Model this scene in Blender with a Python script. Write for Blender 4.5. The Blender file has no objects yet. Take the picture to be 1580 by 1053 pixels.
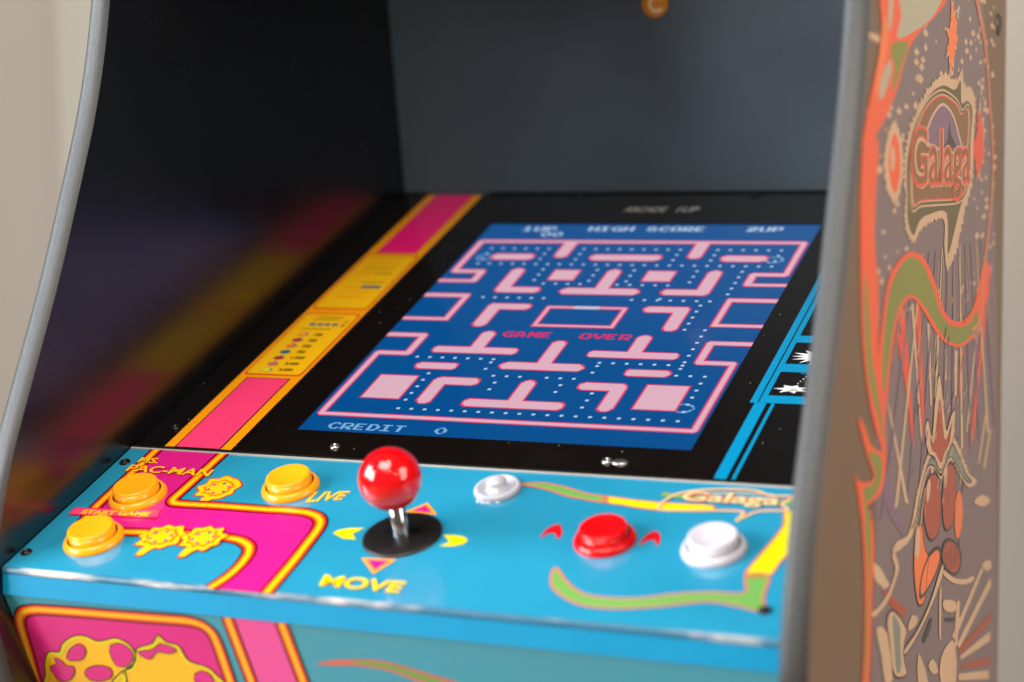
import bpy, math, random
from mathutils import Vector
random.seed(4)
S = bpy.context.scene
C = S.collection
# ------------------------------------------------------------------ camera
cam = bpy.data.cameras.new('camera'); co = bpy.data.objects.new('camera', cam); C.objects.link(co)
co.location = (.7163, -1.0011, .1785); co.rotation_euler = (1.4781, .0114, .4138)
cam.sensor_fit = 'HORIZONTAL'; cam.sensor_width = 36; cam.lens = 2829.8/1580*36
cam.clip_start = .02; cam.clip_end = 60
cam.dof.use_dof = True; cam.dof.focus_distance = 1.19; cam.dof.aperture_fstop = 3.5
S.camera = co
S.view_settings.view_transform = 'Standard'; S.view_settings.look = 'None'
S.view_settings.exposure = 0; S.view_settings.gamma = 1; S.view_settings.use_curve_mapping = False
# ------------------------------------------------------------------ light
def lin(c):
    return tuple((v/255/12.92 if v/255 <= .04045 else ((v/255+.055)/1.055)**2.4) for v in c)
W = bpy.data.worlds.new('World'); S.world = W; W.use_nodes = True
bg = W.node_tree.nodes['Background']; bg.inputs[0].default_value = (*lin((206, 186, 168)), 1); bg.inputs[1].default_value = .22
def area(name, loc, aim, sx, sy, power, col, disk=False):
    l = bpy.data.lights.new(name, 'AREA'); l.shape = 'DISK' if disk else 'RECTANGLE'; l.size = sx; l.size_y = sy
    l.energy = power; l.color = col
    o = bpy.data.objects.new(name, l); C.objects.link(o); o.location = loc
    o.rotation_euler = (Vector(aim)-Vector(loc)).to_track_quat('-Z', 'Y').to_euler(); return o
area('window_light', (-2.2, -1.15, .95), (.2, 0, 0), 1.0, 1.5, 19, (.78, .89, 1)).data.spread = math.radians(75)
area('room_light', (-1.95, -2.4, .8), (.44, .3, .2), .9, 1.6, 92, (1, .97, .93))
area('ceiling_light', (.15, -1.35, 1.95), (.22, .05, 0), 1.5, 1.0, 52, (1, .96, .92))
area('side_fill', (2.6, -.3, .9), (.5, .15, .1), 1.3, 1.6, 46, (1, .89, .79))  # added fill from an unseen source, brightens the right side artwork
for i, p in enumerate([(.39, .40, 1.76), (.39, -.59, 1.76), (2.3, -.32, 1.45), (.29, -2.38, 1.76), (1.48, -2.40, 1.76), (2.2, -1.7, 1.25)]):
    area('ceiling_spot', p, (.25, -.05, 0), .10, .10, 4.0, (1, .84, .62), True)
# ------------------------------------------------------------------ materials
def mat(name, rgb, rough=.4, spec=.5, metal=0, coat=0, coat_rough=.05, ior=1.5, emit=None, estr=1, vary=0, vscale=30, bump=0, bscale=400, linear=None):
    m = bpy.data.materials.new(name); m.use_nodes = True; nt = m.node_tree; b = nt.nodes['Principled BSDF']
    col = (*(linear or lin(rgb)), 1)
    b.inputs['Base Color'].default_value = col; b.inputs['Roughness'].default_value = rough
    b.inputs['Specular IOR Level'].default_value = spec; b.inputs['Metallic'].default_value = metal
    b.inputs['IOR'].default_value = ior
    b.inputs['Coat Weight'].default_value = coat; b.inputs['Coat Roughness'].default_value = coat_rough
    if emit: b.inputs['Emission Color'].default_value = (*lin(emit), 1); b.inputs['Emission Strength'].default_value = estr
    if coat >= .5:
        gg = nt.nodes.new('ShaderNodeNewGeometry'); nn = nt.nodes.new('ShaderNodeTexNoise'); nn.inputs['Scale'].default_value = 34; nn.inputs['Detail'].default_value = 5; nn.inputs['Distortion'].default_value = 1.5
        rr = nt.nodes.new('ShaderNodeMapRange'); rr.inputs[1].default_value = .42; rr.inputs[2].default_value = .68; rr.inputs[3].default_value = coat_rough; rr.inputs[4].default_value = coat_rough+.16
        nt.links.new(gg.outputs['Position'], nn.inputs['Vector']); nt.links.new(nn.outputs[0], rr.inputs[0]); nt.links.new(rr.outputs[0], b.inputs['Coat Roughness'])
    if vary or bump:
        g = nt.nodes.new('ShaderNodeNewGeometry')
    if vary:
        n = nt.nodes.new('ShaderNodeTexNoise'); n.inputs['Scale'].default_value = vscale; n.inputs['Detail'].default_value = 6
        nt.links.new(g.outputs['Position'], n.inputs['Vector'])
        mr = nt.nodes.new('ShaderNodeMapRange'); mr.inputs[1].default_value = .3; mr.inputs[2].default_value = .7
        mr.inputs[3].default_value = 1-vary; mr.inputs[4].default_value = 1+vary
        nt.links.new(n.outputs[0], mr.inputs[0])
        h = nt.nodes.new('ShaderNodeHueSaturation'); h.inputs['Color'].default_value = col
        nt.links.new(mr.outputs[0], h.inputs['Value']); nt.links.new(h.outputs[0], b.inputs['Base Color'])
        r2 = nt.nodes.new('ShaderNodeMapRange'); r2.inputs[3].default_value = rough*.75; r2.inputs[4].default_value = rough*1.3
        nt.links.new(n.outputs[0], r2.inputs[0]); nt.links.new(r2.outputs[0], b.inputs['Roughness'])
    if bump:
        n2 = nt.nodes.new('ShaderNodeTexNoise'); n2.inputs['Scale'].default_value = bscale; n2.inputs['Detail'].default_value = 4
        nt.links.new(g.outputs['Position'], n2.inputs['Vector'])
        bp = nt.nodes.new('ShaderNodeBump'); bp.inputs['Strength'].default_value = bump; bp.inputs['Distance'].default_value = .001
        nt.links.new(n2.outputs[0], bp.inputs['Height']); nt.links.new(bp.outputs[0], b.inputs['Normal'])
    return m
def add_dust(m, scale=330, size=.08, amount=.022, colour=(.5, .48, .45)):
    """little dust specks lying on a dark glossy sheet"""
    nt = m.node_tree; b = nt.nodes['Principled BSDF']
    g = nt.nodes.new('ShaderNodeNewGeometry'); v = nt.nodes.new('ShaderNodeTexVoronoi'); v.inputs['Scale'].default_value = scale
    nt.links.new(g.outputs['Position'], v.inputs['Vector'])
    a = nt.nodes.new('ShaderNodeMath'); a.operation = 'LESS_THAN'; a.inputs[1].default_value = size*1.6
    nt.links.new(v.outputs['Distance'], a.inputs[0])
    s = nt.nodes.new('ShaderNodeSeparateColor'); nt.links.new(v.outputs['Color'], s.inputs[0])
    c = nt.nodes.new('ShaderNodeMath'); c.operation = 'LESS_THAN'; c.inputs[1].default_value = amount
    nt.links.new(s.outputs[0], c.inputs[0])
    p = nt.nodes.new('ShaderNodeMath'); p.operation = 'MULTIPLY'; nt.links.new(a.outputs[0], p.inputs[0]); nt.links.new(c.outputs[0], p.inputs[1])
    x = nt.nodes.new('ShaderNodeMix'); x.data_type = 'RGBA'
    src = b.inputs['Base Color']
    if src.links: nt.links.new(src.links[0].from_socket, x.inputs['A'])
    else: x.inputs['A'].default_value = src.default_value
    x.inputs['B'].default_value = (*colour, 1); nt.links.new(p.outputs[0], x.inputs['Factor']); nt.links.new(x.outputs['Result'], src)
    return m
PR = dict(rough=.28, coat=.8, coat_rough=.05)
M = dict(
    deck=add_dust(mat('deck_cyan', (36, 142, 178), .3, coat=1, coat_rough=.035, vary=.05, vscale=14), 260, .045, .03, (.55, .6, .6)),
    lip=mat('lip_blue', (0, 132, 176), .5, spec=.3, vary=.03),
    front=mat('front_cyan', (56, 160, 186), .32, coat=.8, coat_rough=.12, vary=.03, vscale=9),
    magenta=mat('print_magenta', (216, 28, 134), **PR), pink=mat('print_pink', (255, 66, 122), **PR),
    mpink=mat('print_deep_pink', (255, 26, 126), **PR), fpink=mat('print_rose', (226, 22, 140), **PR), lpink=mat('print_pink_sheen', (240, 80, 165), **PR),
    black=mat('print_black', (12, 8, 10), **PR), red=mat('print_red', (214, 20, 34), **PR),
    orange=mat('print_orange', (255, 118, 8), **PR), yellow=mat('print_yellow', (255, 196, 20), **PR),
    byel=mat('print_card_yellow', (250, 192, 16), **PR), sorange=mat('print_stripe_orange', (255, 162, 10), **PR),
    green=mat('print_green', (112, 168, 84), **PR), salmon=mat('print_salmon', (226, 108, 92), **PR),
    lemon=mat('print_lemon', (236, 222, 10), **PR), cream=mat('print_cream', (226, 206, 150), **PR),
    ink=mat('print_ink', (70, 52, 20), **PR), teal=mat('print_teal', (0, 110, 130), **PR), fruit=mat('print_fruit_red', (200, 24, 34), **PR),
    white=mat('print_white', (235, 238, 240), **PR), grey=mat('print_grey', (185, 180, 172), **PR),
    bblue=mat('print_bright_blue', (0, 138, 186), **PR),
    bezel=add_dust(mat('bezel_black', (17, 12, 10), .15, spec=.8, ior=1.65, vary=.1, vscale=60)),
    backm=add_dust(mat('back_panel_charcoal', (76, 91, 103), .42, spec=.4, vary=.12, vscale=12, bump=.05, bscale=900), 150, .07, .02, (.02, .02, .02)),
    inner=add_dust(mat('side_inner_black', (5, 5, 7), .25, spec=.9, ior=1.6, vary=.06, vscale=20), 160, .03, .015, (.08, .07, .07)),
    outer=mat('side_outer_brown', (110, 84, 60), .34, spec=.8, vary=.06, vscale=5),
    trim=mat('edge_trim_grey', (64, 64, 64), .42, metal=.3, vary=.20, vscale=700, bump=.35, bscale=1100),
    obutton=mat('button_orange', (255, 164, 20), .22, spec=.5, vary=.02), rbutton=mat('button_red', (226, 10, 16), .2, vary=.02),
    wbutton=mat('button_white', (206, 202, 212), .22, vary=.02), knobw=mat('knob_white', (188, 190, 200), .25),
    ball=mat('ball_red', (222, 10, 20), .1, coat=.6, coat_rough=.03, vary=.02), chrome=mat('shaft_steel', (200, 205, 210), .16, metal=1),
    washer=mat('washer_black', (22, 20, 20), .38, vary=.12, vscale=150), screw=mat('screw_black', (34, 32, 32), .3, metal=.7),
    screwl=mat('screw_steel', (170, 168, 165), .28, metal=.9),
    wall=mat('wall_beige', (154, 148, 139), .85, vary=.03, vscale=1.5), wall2=mat('wall_pale', (160, 157, 147), .85, vary=.02, vscale=1.5),
    floor=mat('floor_oak', (150, 124, 98), .5, vary=.15, vscale=4), dark=mat('cabinet_black', (14, 13, 14), .5, vary=.1),
    coin=mat('emblem_orange', (222, 140, 30), .4), coinl=mat('emblem_cream', (240, 214, 170), .4),
    # outer side artwork
    space=mat('art_mauve', (120, 104, 108), .36, spec=.95, vary=.06, vscale=7), aorange=mat('art_orange_red', (236, 88, 44), .36, spec=.95, vary=.05, vscale=12),
    aor2=mat('art_orange', (240, 120, 60), .36, spec=.95, vary=.05, vscale=12), agreen=mat('art_olive', (128, 134, 52), .36, spec=.95, vary=.06, vscale=12),
    acream=mat('art_cream', (206, 172, 140), .36, spec=.95, vary=.05, vscale=12), ateal=mat('art_grey_teal', (122, 132, 120), .36, spec=.95, vary=.05, vscale=12),
    aplate=mat('art_khaki', (96, 84, 50), .36, spec=.95, vary=.05, vscale=12), ared=mat('art_brick', (168, 72, 50), .36, spec=.95, vary=.05, vscale=12),
    apale=mat('art_pale_grey', (176, 172, 150), .36, spec=.95, vary=.03), abrown=mat('art_brown', (132, 92, 56), .36, spec=.95, vary=.05, vscale=12),
    adark=mat('art_dark', (58, 48, 44), .36, spec=.95), ared2=mat('art_red_line', (226, 76, 44), .36, spec=.95), amauve=mat('art_violet', (124, 96, 122), .36, spec=.95),
)
def edge_material():
    m = mat('acrylic_edge_glints', (120, 190, 215), .38, coat=0); nt = m.node_tree; b = nt.nodes['Principled BSDF']
    g = nt.nodes.new('ShaderNodeNewGeometry'); mp = nt.nodes.new('ShaderNodeMapping'); mp.inputs['Scale'].default_value = (26, 60, 60)
    n = nt.nodes.new('ShaderNodeTexNoise'); n.inputs['Scale'].default_value = 1; n.inputs['Detail'].default_value = 3
    nt.links.new(g.outputs['Position'], mp.inputs[0]); nt.links.new(mp.outputs[0], n.inputs['Vector'])
    r = nt.nodes.new('ShaderNodeValToRGB'); e = r.color_ramp.elements
    e[0].position = .46; e[0].color = (*lin((40, 100, 128)), 1); e[1].position = .68; e[1].color = (.50, .47, .45, 1)  # pale patches put the glints along the bevel into the colour
    nt.links.new(n.outputs[0], r.inputs[0]); nt.links.new(r.outputs[0], b.inputs['Base Color']); 
    bp = nt.nodes.new('ShaderNodeBump'); bp.inputs['Strength'].default_value = .6; bp.inputs['Distance'].default_value = .002
    nt.links.new(n.outputs[0], bp.inputs['Height']); nt.links.new(bp.outputs[0], b.inputs['Normal'])
    return m
M['edge'] = edge_material()
SCR = {}
for k, c, s in [('B', (0, 84, 152), .92), ('P', (240, 190, 208), .88), ('R', (250, 60, 110), .9), ('D', (196, 222, 250), .9), ('T', (130, 186, 236), .9), ('G', (240, 40, 110), .9), ('K', (0, 40, 110), .9)]:
    SCR[k] = mat('screen_glow_'+k, (4, 4, 6), .14, spec=1, ior=1.7, coat=.45,  emit=c, estr=s)
    M['scr'+k] = SCR[k]
# ------------------------------------------------------------------ builders
ROOT = Vector((.24, .15, -.9))
class Frame:
    def __init__(s, o, ex, ey):
        s.o = Vector(o); s.ex = Vector(ex).normalized(); s.ey = Vector(ey).normalized(); s.n = s.ex.cross(s.ey).normalized()
    def p(s, x, y, h=0): return s.o+s.ex*x+s.ey*y+s.n*h
TILT = .3791; CT, ST = math.cos(TILT), math.sin(TILT)
SLOPE = Frame((0, 0, 0), (1, 0, 0), (0, CT, ST))
SIDE = Frame((.494, 0, 0), (0, 1, 0), (0, 0, 1))
class MB:
    def __init__(s, fr=None): s.v = []; s.f = []; s.m = []; s.names = []; s.fr = fr; s.smooth = []
    def mi(s, k):
        if k not in s.names: s.names.append(k)
        return s.names.index(k)
    def raw(s, vs, fs, k, smooth=False):
        b = len(s.v); s.v += [Vector(v) for v in vs]
        for f in fs: s.f.append([b+i for i in f]); s.m.append(s.mi(k)); s.smooth.append(smooth)
    def poly(s, pts, k, h=.0002):
        from mathutils.geometry import tessellate_polygon
        v3 = [Vector((a, b, 0)) for a, b in pts]; tr = tessellate_polygon([v3])
        P = [s.fr.p(a, b, h) for a, b in pts]; fs = []
        for t in tr:
            a, b, c = [v3[i] for i in t]
            if (b-a).cross(c-a).z < 0: t = (t[0], t[2], t[1])
            fs.append(tuple(t))
        s.raw(P, fs, k)
    def ribbon(s, path, bands, h=.0003):
        n = len(path); nor = []
        for i in range(n):
            a = Vector(path[max(i-1, 0)]); b = Vector(path[min(i+1, n-1)]); d = (b-a).normalized()
            nn = Vector((-d.y, d.x))
            if 0 < i < n-1:
                d1 = (Vector(path[i])-a).normalized(); c = max(.35, Vector((-d1.y, d1.x)).dot(nn)); nn = nn/c
            nor.append(nn)
        for lo, hi, k in bands:
            vs = []
            for i in range(n):
                q = Vector(path[i]); a = q+nor[i]*lo; b = q+nor[i]*hi
                vs += [s.fr.p(a.x, a.y, h), s.fr.p(b.x, b.y, h)]
            s.raw(vs, [(2*i, 2*i+2, 2*i+3, 2*i+1) for i in range(n-1)], k)
    def box(s, x0, x1, y0, y1, h0, h1, k, bev=0):
        f = s.fr; P = [f.p(x, y, h) for h in (h0, h1) for x, y in ((x0, y0), (x1, y0), (x1, y1), (x0, y1))]
        s.raw(P, [(0, 3, 2, 1), (4, 5, 6, 7), (0, 1, 5, 4), (1, 2, 6, 5), (2, 3, 7, 6), (3, 0, 4, 7)], k)
    def lathe(s, cx, cy, prof, k, seg=64, sx=1, sy=1):
        vs = []; fs = []
        for r, h in prof:
            for i in range(seg):
                a = 2*math.pi*i/seg; vs.append(s.fr.p(cx+r*sx*math.cos(a), cy+r*sy*math.sin(a), h))
        for j in range(len(prof)-1):
            for i in range(seg):
                k2 = (i+1) % seg; fs.append((j*seg+i, j*seg+k2, (j+1)*seg+k2, (j+1)*seg+i))
        fs.append(tuple((len(prof)-1)*seg+i for i in range(seg)))
        s.raw(vs, fs, k, True)
    def text(s, txt, quad, k, h=.0006, bold=.02, shear=0, space=1):
        cu = bpy.data.curves.new('t', 'FONT'); cu.body = txt; cu.offset = bold; cu.shear = shear; cu.space_character = space; cu.resolution_u = 4
        o = bpy.data.objects.new('t', cu); me = o.to_mesh()
        xs = [v.co.x for v in me.vertices]; ys = [v.co.y for v in me.vertices]; a, b, c, d = min(xs), max(xs), min(ys), max(ys)
        TL, TR, BR, BL = [Vector(q) for q in quad]; vs = []
        for v in me.vertices:
            u = (v.co.x-a)/(b-a); w = (v.co.y-c)/(d-c); q = (BL*(1-u)+BR*u)*(1-w)+(TL*(1-u)+TR*u)*w; vs.append(s.fr.p(q.x, q.y, h))
        s.raw(vs, [tuple(p.vertices) for p in me.polygons], k)
        o.to_mesh_clear(); bpy.data.objects.remove(o); bpy.data.curves.remove(cu)
    def build(s, name, parent, label=None, bevel=0):
        me = bpy.data.meshes.new(name); me.from_pydata([tuple(v-ROOT) for v in s.v], [], s.f)
        for k in s.names: me.materials.append(M[k])
        for p, mi, sm in zip(me.polygons, s.m, s.smooth): p.material_index = mi; p.use_smooth = sm
        me.update(); o = bpy.data.objects.new(name, me); C.objects.link(o); o.parent = parent
        if label: o['label'] = label
        if bevel:
            b = o.modifiers.new('bevel', 'BEVEL'); b.width = bevel; b.segments = 3; b.limit_method = 'ANGLE'; b.angle_limit = math.radians(40)
        return o
def smooth(pts, closed=False, n=6):
    P = [Vector(p) for p in pts]; N = len(P); out = []
    for i in range(N if closed else N-1):
        p0 = P[(i-1) % N] if closed or i > 0 else P[0]; p1 = P[i]; p2 = P[(i+1) % N]; p3 = P[(i+2) % N] if closed or i+2 < N else P[-1]
        for j in range(n):
            t = j/n; q = .5*((2*p1)+(p2-p0)*t+(2*p0-5*p1+4*p2-p3)*t*t+(3*p1-p0-3*p2+p3)*t**3); out.append((q.x, q.y))
    if not closed: out.append(tuple(P[-1]))
    return out
def roundpoly(pts, r, n=5):
    """polygon with each corner rounded"""
    out = []; N = len(pts)
    for i in range(N):
        a, b, c = Vector(pts[i-1]), Vector(pts[i]), Vector(pts[(i+1) % N]); u = (a-b); w = (c-b)
        k = min(r, u.length*.45, w.length*.45); p = b+u.normalized()*k; q = b+w.normalized()*k
        for j in range(n+1):
            t = j/n; z = p*(1-t)**2+b*2*t*(1-t)+q*t*t; out.append((z.x, z.y))
    return out
def roundpath(pts, r, n=6):
    out = [tuple(pts[0])]
    for i in range(1, len(pts)-1):
        a, b, c = Vector(pts[i-1]), Vector(pts[i]), Vector(pts[i+1]); u = a-b; w = c-b; k = min(r, u.length*.48, w.length*.48)
        p = b+u.normalized()*k; q = b+w.normalized()*k
        for j in range(n+1):
            t = j/n; z = p*(1-t)**2+b*2*t*(1-t)+q*t*t; out.append((z.x, z.y))
    out.append(tuple(pts[-1])); return out
# ------------------------------------------------------------------ traced outlines, in metres on the plane each print lies on
D = {
 'outer_stripe': [(.0216, -.0036), (.0209, -.0774), (.0209, -.0936), (.0238, -.1005), (.0304, -.1035), (.0427, -.102), (.0593, -.1001), (.099, -.0969), (.126, -.0967), (.1407, -.099), (.149, -.1042), (.1525, -.111), (.154, -.1222), (.1524, -.1362), (.1475, -.1478)],
 'inner_stripe': [(.0724, -.0043), (.0703, -.044), (.0689, -.0616), (.0719, -.0653), (.0798, -.0655), (.1038, -.0646), (.1425, -.0647), (.1494, -.0641), (.1664, -.0645), (.1757, -.0678), (.181, -.0736), (.183, -.0822), (.1845, -.1168), (.1843, -.1477)],
 'magenta': [(.0216, -.0036), (.0724, -.0043), (.0703, -.044), (.0689, -.0616), (.0719, -.0653), (.0798, -.0655), (.1038, -.0646), (.1425, -.0647), (.1494, -.0641), (.1664, -.0645), (.1757, -.0678), (.181, -.0736), (.183, -.0822), (.1845, -.1168), (.1843, -.1477), (.1475, -.1478), (.1524, -.1362), (.154, -.1222), (.1525, -.111), (.149, -.1042), (.1407, -.099), (.126, -.0967), (.099, -.0969), (.0593, -.1001), (.0427, -.102), (.0304, -.1035), (.0238, -.1005), (.0209, -.0936), (.0209, -.0774)],
 'start_label': [(.0073, -.0791), (.0681, -.0737), (.0715, -.0834), (.0079, -.0867)],
 'sw_green1': [(.2873, -.0177), (.2945, -.016), (.302, -.0155), (.3171, -.0187), (.3311, -.0239), (.3437, -.0257), (.3459, -.0318), (.3334, -.0304), (.3205, -.0279), (.308, -.0231), (.296, -.02), (.288, -.0193)],
 'sw_yel1': [(.3437, -.0257), (.3605, -.0272), (.3783, -.0282), (.3941, -.0279), (.4083, -.028), (.4099, -.0332), (.3964, -.0354), (.3824, -.0363), (.3676, -.0353), (.3567, -.0334), (.3459, -.0318)],
 'sw_yel2': [(.4508, -.0305), (.4533, -.0415), (.4528, -.0489), (.4513, -.0588), (.4478, -.076), (.4458, -.0929), (.4579, -.0912), (.4605, -.0789), (.4634, -.0644), (.4606, -.0479), (.4559, -.0292)],
 'sw_green2': [(.4458, -.0929), (.4497, -.1088), (.4326, -.1108), (.4141, -.1151), (.3962, -.1217), (.3768, -.1239), (.3635, -.1213), (.352, -.1126), (.342, -.1011), (.3406, -.1049), (.3457, -.1182), (.3577, -.1279), (.3704, -.1327), (.389, -.1321), (.4111, -.1266), (.4325, -.1195), (.4485, -.121), (.463, -.1232), (.46, -.1106), (.4579, -.0912)],
 'red_mark1': [(.3211, -.0729), (.3216, -.0627), (.3272, -.0578), (.3321, -.0669), (.3313, -.0725), (.3279, -.0674), (.3237, -.068)],
 'red_mark2': [(.3797, -.0731), (.3807, -.0619), (.3852, -.0576), (.3896, -.0645), (.3899, -.0723), (.3868, -.0668), (.3829, -.0678)],
 'tri_up': [(.2283, -.0564), (.2381, -.0449), (.2499, -.057)],
 'tri_dn': [(.224, -.1064), (.246, -.1051), (.2386, -.1207)],
 'yl': [(.1942, -.0841), (.1966, -.0802), (.2025, -.0776), (.2112, -.0764), (.2068, -.0831), (.2116, -.0887), (.2033, -.0887)],
 'yr': [(.2656, -.0887), (.2698, -.0836), (.2629, -.0774), (.2694, -.0766), (.2759, -.0775), (.28, -.0808), (.2784, -.085), (.2728, -.0878)],
 'logo_arch': [(.379, -.0302), (.3832, -.0205), (.3928, -.0141), (.4103, -.0102), (.4286, -.0097), (.4382, -.0141), (.4507, -.0139), (.4472, -.0221), (.4515, -.0279), (.4358, -.0311), (.4264, -.0424), (.4279, -.0326), (.4099, -.0332), (.3824, -.0363)],
 'icon1': [(.0883, -.0679), (.0828, -.0484), (.0762, -.0419), (.0813, -.0354), (.0897, -.0314), (.1023, -.0315), (.1037, -.0387), (.1112, -.0457), (.105, -.0516), (.0943, -.0543), (.0965, -.0669), (.0916, -.0689)],
 'icon2': [(.0803, -.1259), (.0781, -.1104), (.0693, -.1007), (.0726, -.0935), (.0823, -.0895), (.096, -.0905), (.0966, -.0972), (.1043, -.1043), (.0971, -.1105), (.0868, -.1159), (.0882, -.1261)],
 'icon3': [(.1091, -.1259), (.1073, -.1092), (.099, -.0983), (.1031, -.0923), (.1111, -.0886), (.1229, -.0885), (.1242, -.095), (.1336, -.1025), (.1253, -.1068), (.1157, -.1133), (.1176, -.1247)],
 't_ms': [(.0162, -.0165), (.0318, -.0148), (.0335, -.0215), (.0191, -.0224)],
 't_pac': [(.0143, -.0266), (.0774, -.0241), (.0785, -.0321), (.0165, -.0344)],
 't_start': [(.0133, -.0812), (.0639, -.077), (.0656, -.083), (.0146, -.0865)],
 't_live': [(.1566, -.0422), (.1817, -.0376), (.1841, -.048), (.1617, -.0551)],
 't_move': [(.2102, -.1273), (.2614, -.1256), (.2627, -.1349), (.2136, -.1377)],
 't_vol': [(.2674, -.0341), (.2824, -.0337), (.2827, -.0372), (.2678, -.0376)],
 't_gal': [(.3905, -.0162), (.4447, -.0151), (.4442, -.0263), (.3892, -.0285)],
 't_arc': [(.2106, .4025), (.2739, .3982), (.2748, .388), (.2112, .3894)],
 'f_box': [(-.0019, .0745), (.0018, .0459), (.004, .0239), (.0062, .0171), (.0113, .0123), (.0212, .0099), (.048, .0088), (.0828, .0079), (.1299, .0065), (.1391, .0085), (.1438, .0141), (.1446, .0248), (.1447, .0548)],
 'f_sA': [(.1576, -.0067), (.1597, .0528)],
 'f_sB': [(.1928, -.0071), (.1954, .048)],
 'f_sw': [(.2077, .0285), (.2179, .0249), (.2308, .0226), (.2479, .0208), (.2624, .0228), (.2792, .0268), (.2984, .0319), (.297, .0386), (.2829, .0362), (.2689, .0329), (.2606, .0299), (.2493, .0272), (.2328, .0267), (.217, .0284)],
 'f_sw2': [(.2305, .0239), (.2476, .0221), (.262, .0242), (.2787, .0286), (.2925, .0327), (.2834, .0339), (.2693, .0309), (.2611, .0282), (.2497, .0258), (.2363, .0251)],
 'f_blob1': [(.0078, .0732), (.009, .0604), (.0125, .0504), (.0183, .0429), (.0259, .042), (.0313, .0348), (.0407, .0284), (.0502, .0266), (.0578, .0297), (.0654, .0279), (.0731, .0257), (.0806, .0289), (.0833, .0359), (.0799, .0438), (.0713, .0505), (.0625, .0658)],
 'f_blob2': [(.0606, .0661), (.067, .0529), (.0765, .0479), (.0819, .0398), (.0864, .0318), (.0983, .0267), (.1049, .0196), (.1091, .0245), (.1169, .0263), (.1202, .0369), (.1308, .0401), (.1359, .0449), (.1349, .0561)],
 'f_m1': [(.0147, .0597), (.0151, .0548), (.0202, .0522), (.0208, .0474), (.0251, .0488), (.0274, .0523), (.0327, .0526), (.0318, .0575), (.0258, .064), (.0178, .066)],
 'f_m2': [(.066, .0334), (.0716, .0299), (.0768, .0297), (.0813, .0343), (.0798, .041), (.0724, .0475), (.0663, .0473), (.0646, .041)],
 'f_m3': [(.0302, .0472), (.035, .039), (.0443, .0332), (.0471, .0376), (.0427, .0447), (.0373, .0472)],
 'f_m4': [(.0409, .0544), (.0507, .0493), (.0602, .05), (.0583, .0578), (.0461, .0623), (.0401, .0602)],
 'f_m5': [(.0854, .0347), (.0967, .0315), (.1053, .0259), (.1142, .0294), (.1081, .0329), (.0996, .033), (.0923, .0394)],
 'f_m6': [(.1208, .0478), (.1279, .0437), (.1327, .0472), (.1314, .0538), (.121, .0552)],
 's_space': [(.0123, .2833), (-.001, .1985), (-.01, .1284), (-.003, .0566), (.0058, -.0173), (-.0034, -.0889), (-.005, -.1441), (.4448, -.2779), (.4175, .0584), (.3879, .2046), (.3238, .3119)],
 's_tl': [(.0183, .2782), (.0107, .2496), (-.0149, .2192), (-.0372, .1907), (-.0293, .1888), (-.0016, .1959), (.0253, .2078), (.0521, .223), (.0713, .2393), (.1003, .2543), (.1632, .2714), (.1988, .284), (.2143, .2952)],
 's_tl_in': [(.0589, .2817), (.0596, .2643), (.0496, .252), (.0708, .253), (.1309, .2644), (.1697, .2769), (.1877, .2929)],
 's_tl_g': [(.0374, .2469), (.0709, .2503), (.0797, .2471), (.0608, .2351), (.0438, .222), (.0369, .2239), (.0433, .2357), (.0329, .2395)],
 's_tl_g2': [(.0156, .2611), (.0259, .2491), (.0102, .2271), (-.0085, .2125), (.0033, .2408)],
 's_lens': [(.031, .2377), (.0352, .2325), (.0248, .2234), (.0106, .2152), (.0041, .2178), (.0114, .2286)],
 's_lens2': [(.0283, .2748), (.0384, .2756), (.0343, .2582), (.0257, .2548)],
 's_wave_o': [(-.037, .1846), (.0016, .1932), (-.0008, .1707), (-.0051, .1427), (.0007, .1212), (.0005, .1265), (.0064, .1062), (.0054, .0747), (.0115, .0871), (.0286, .1134), (.0615, .1249), (.0982, .1275), (.1378, .1204), (.172, .1031), (.201, .0845), (.2461, .0738), (.2978, .0751), (.3285, .0898), (.3524, .1089), (.3815, .0998), (.3444, .0663), (.2818, .0548), (.2206, .0601), (.1736, .0725), (.1312, .0897), (.0994, .0995), (.077, .098), (.0572, .0892), (.0424, .0711), (.0328, .0513), (.0247, .0317), (.0294, .0117), (.0165, -.0047), (-.0145, -.0067), (-.0026, -.0197), (-.0114, -.0046), (-.0006, -.0293), (-.0049, -.0572), (-.0072, -.0854), (-.0145, -.1123), (-.0282, -.1086), (-.024, -.0813), (-.0238, -.0446), (-.032, -.0122), (-.0481, .0153), (-.0383, .0107), (-.0149, .0067), (-.0035, .0087), (-.0216, .0237), (-.0416, .0453), (-.0251, .0383), (-.0091, .0261), (.0171, .0195), (-.0031, .0368), (-.0227, .0633), (-.0359, .1008)],
 's_wave_g': [(.0171, .059), (.0203, .0834), (.0356, .1086), (.0652, .121), (.0968, .1244), (.1299, .1176), (.1619, .1013), (.1904, .0828), (.2368, .0711), (.2962, .0684), (.322, .0755), (.3302, .0656), (.2786, .0572), (.2242, .0618), (.1839, .0733), (.1392, .0907), (.0993, .1017), (.0697, .1), (.0487, .0899), (.0355, .0718), (.024, .0523)],
 's_wave_g2': [(-.0275, .1223), (-.0177, .1036), (-.0106, .0762), (.013, .042), (.0209, .0248), (.0032, .0432), (-.0165, .0627), (-.0285, .0946)],
 's_wave_g3': [(-.0153, .0227), (.0105, .0175), (.0188, .0074), (.0078, -.0011), (-.0146, -.0038), (-.0303, .0052), (-.0072, .0043), (.001, .0088)],
 's_wave_g4': [(-.0264, .0036), (-.0157, -.0067), (-.0089, -.0277), (-.0124, -.0555), (-.0154, -.0834), (-.0208, -.1106), (-.0216, -.0819), (-.0177, -.0459), (-.0234, -.0165)],
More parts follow.
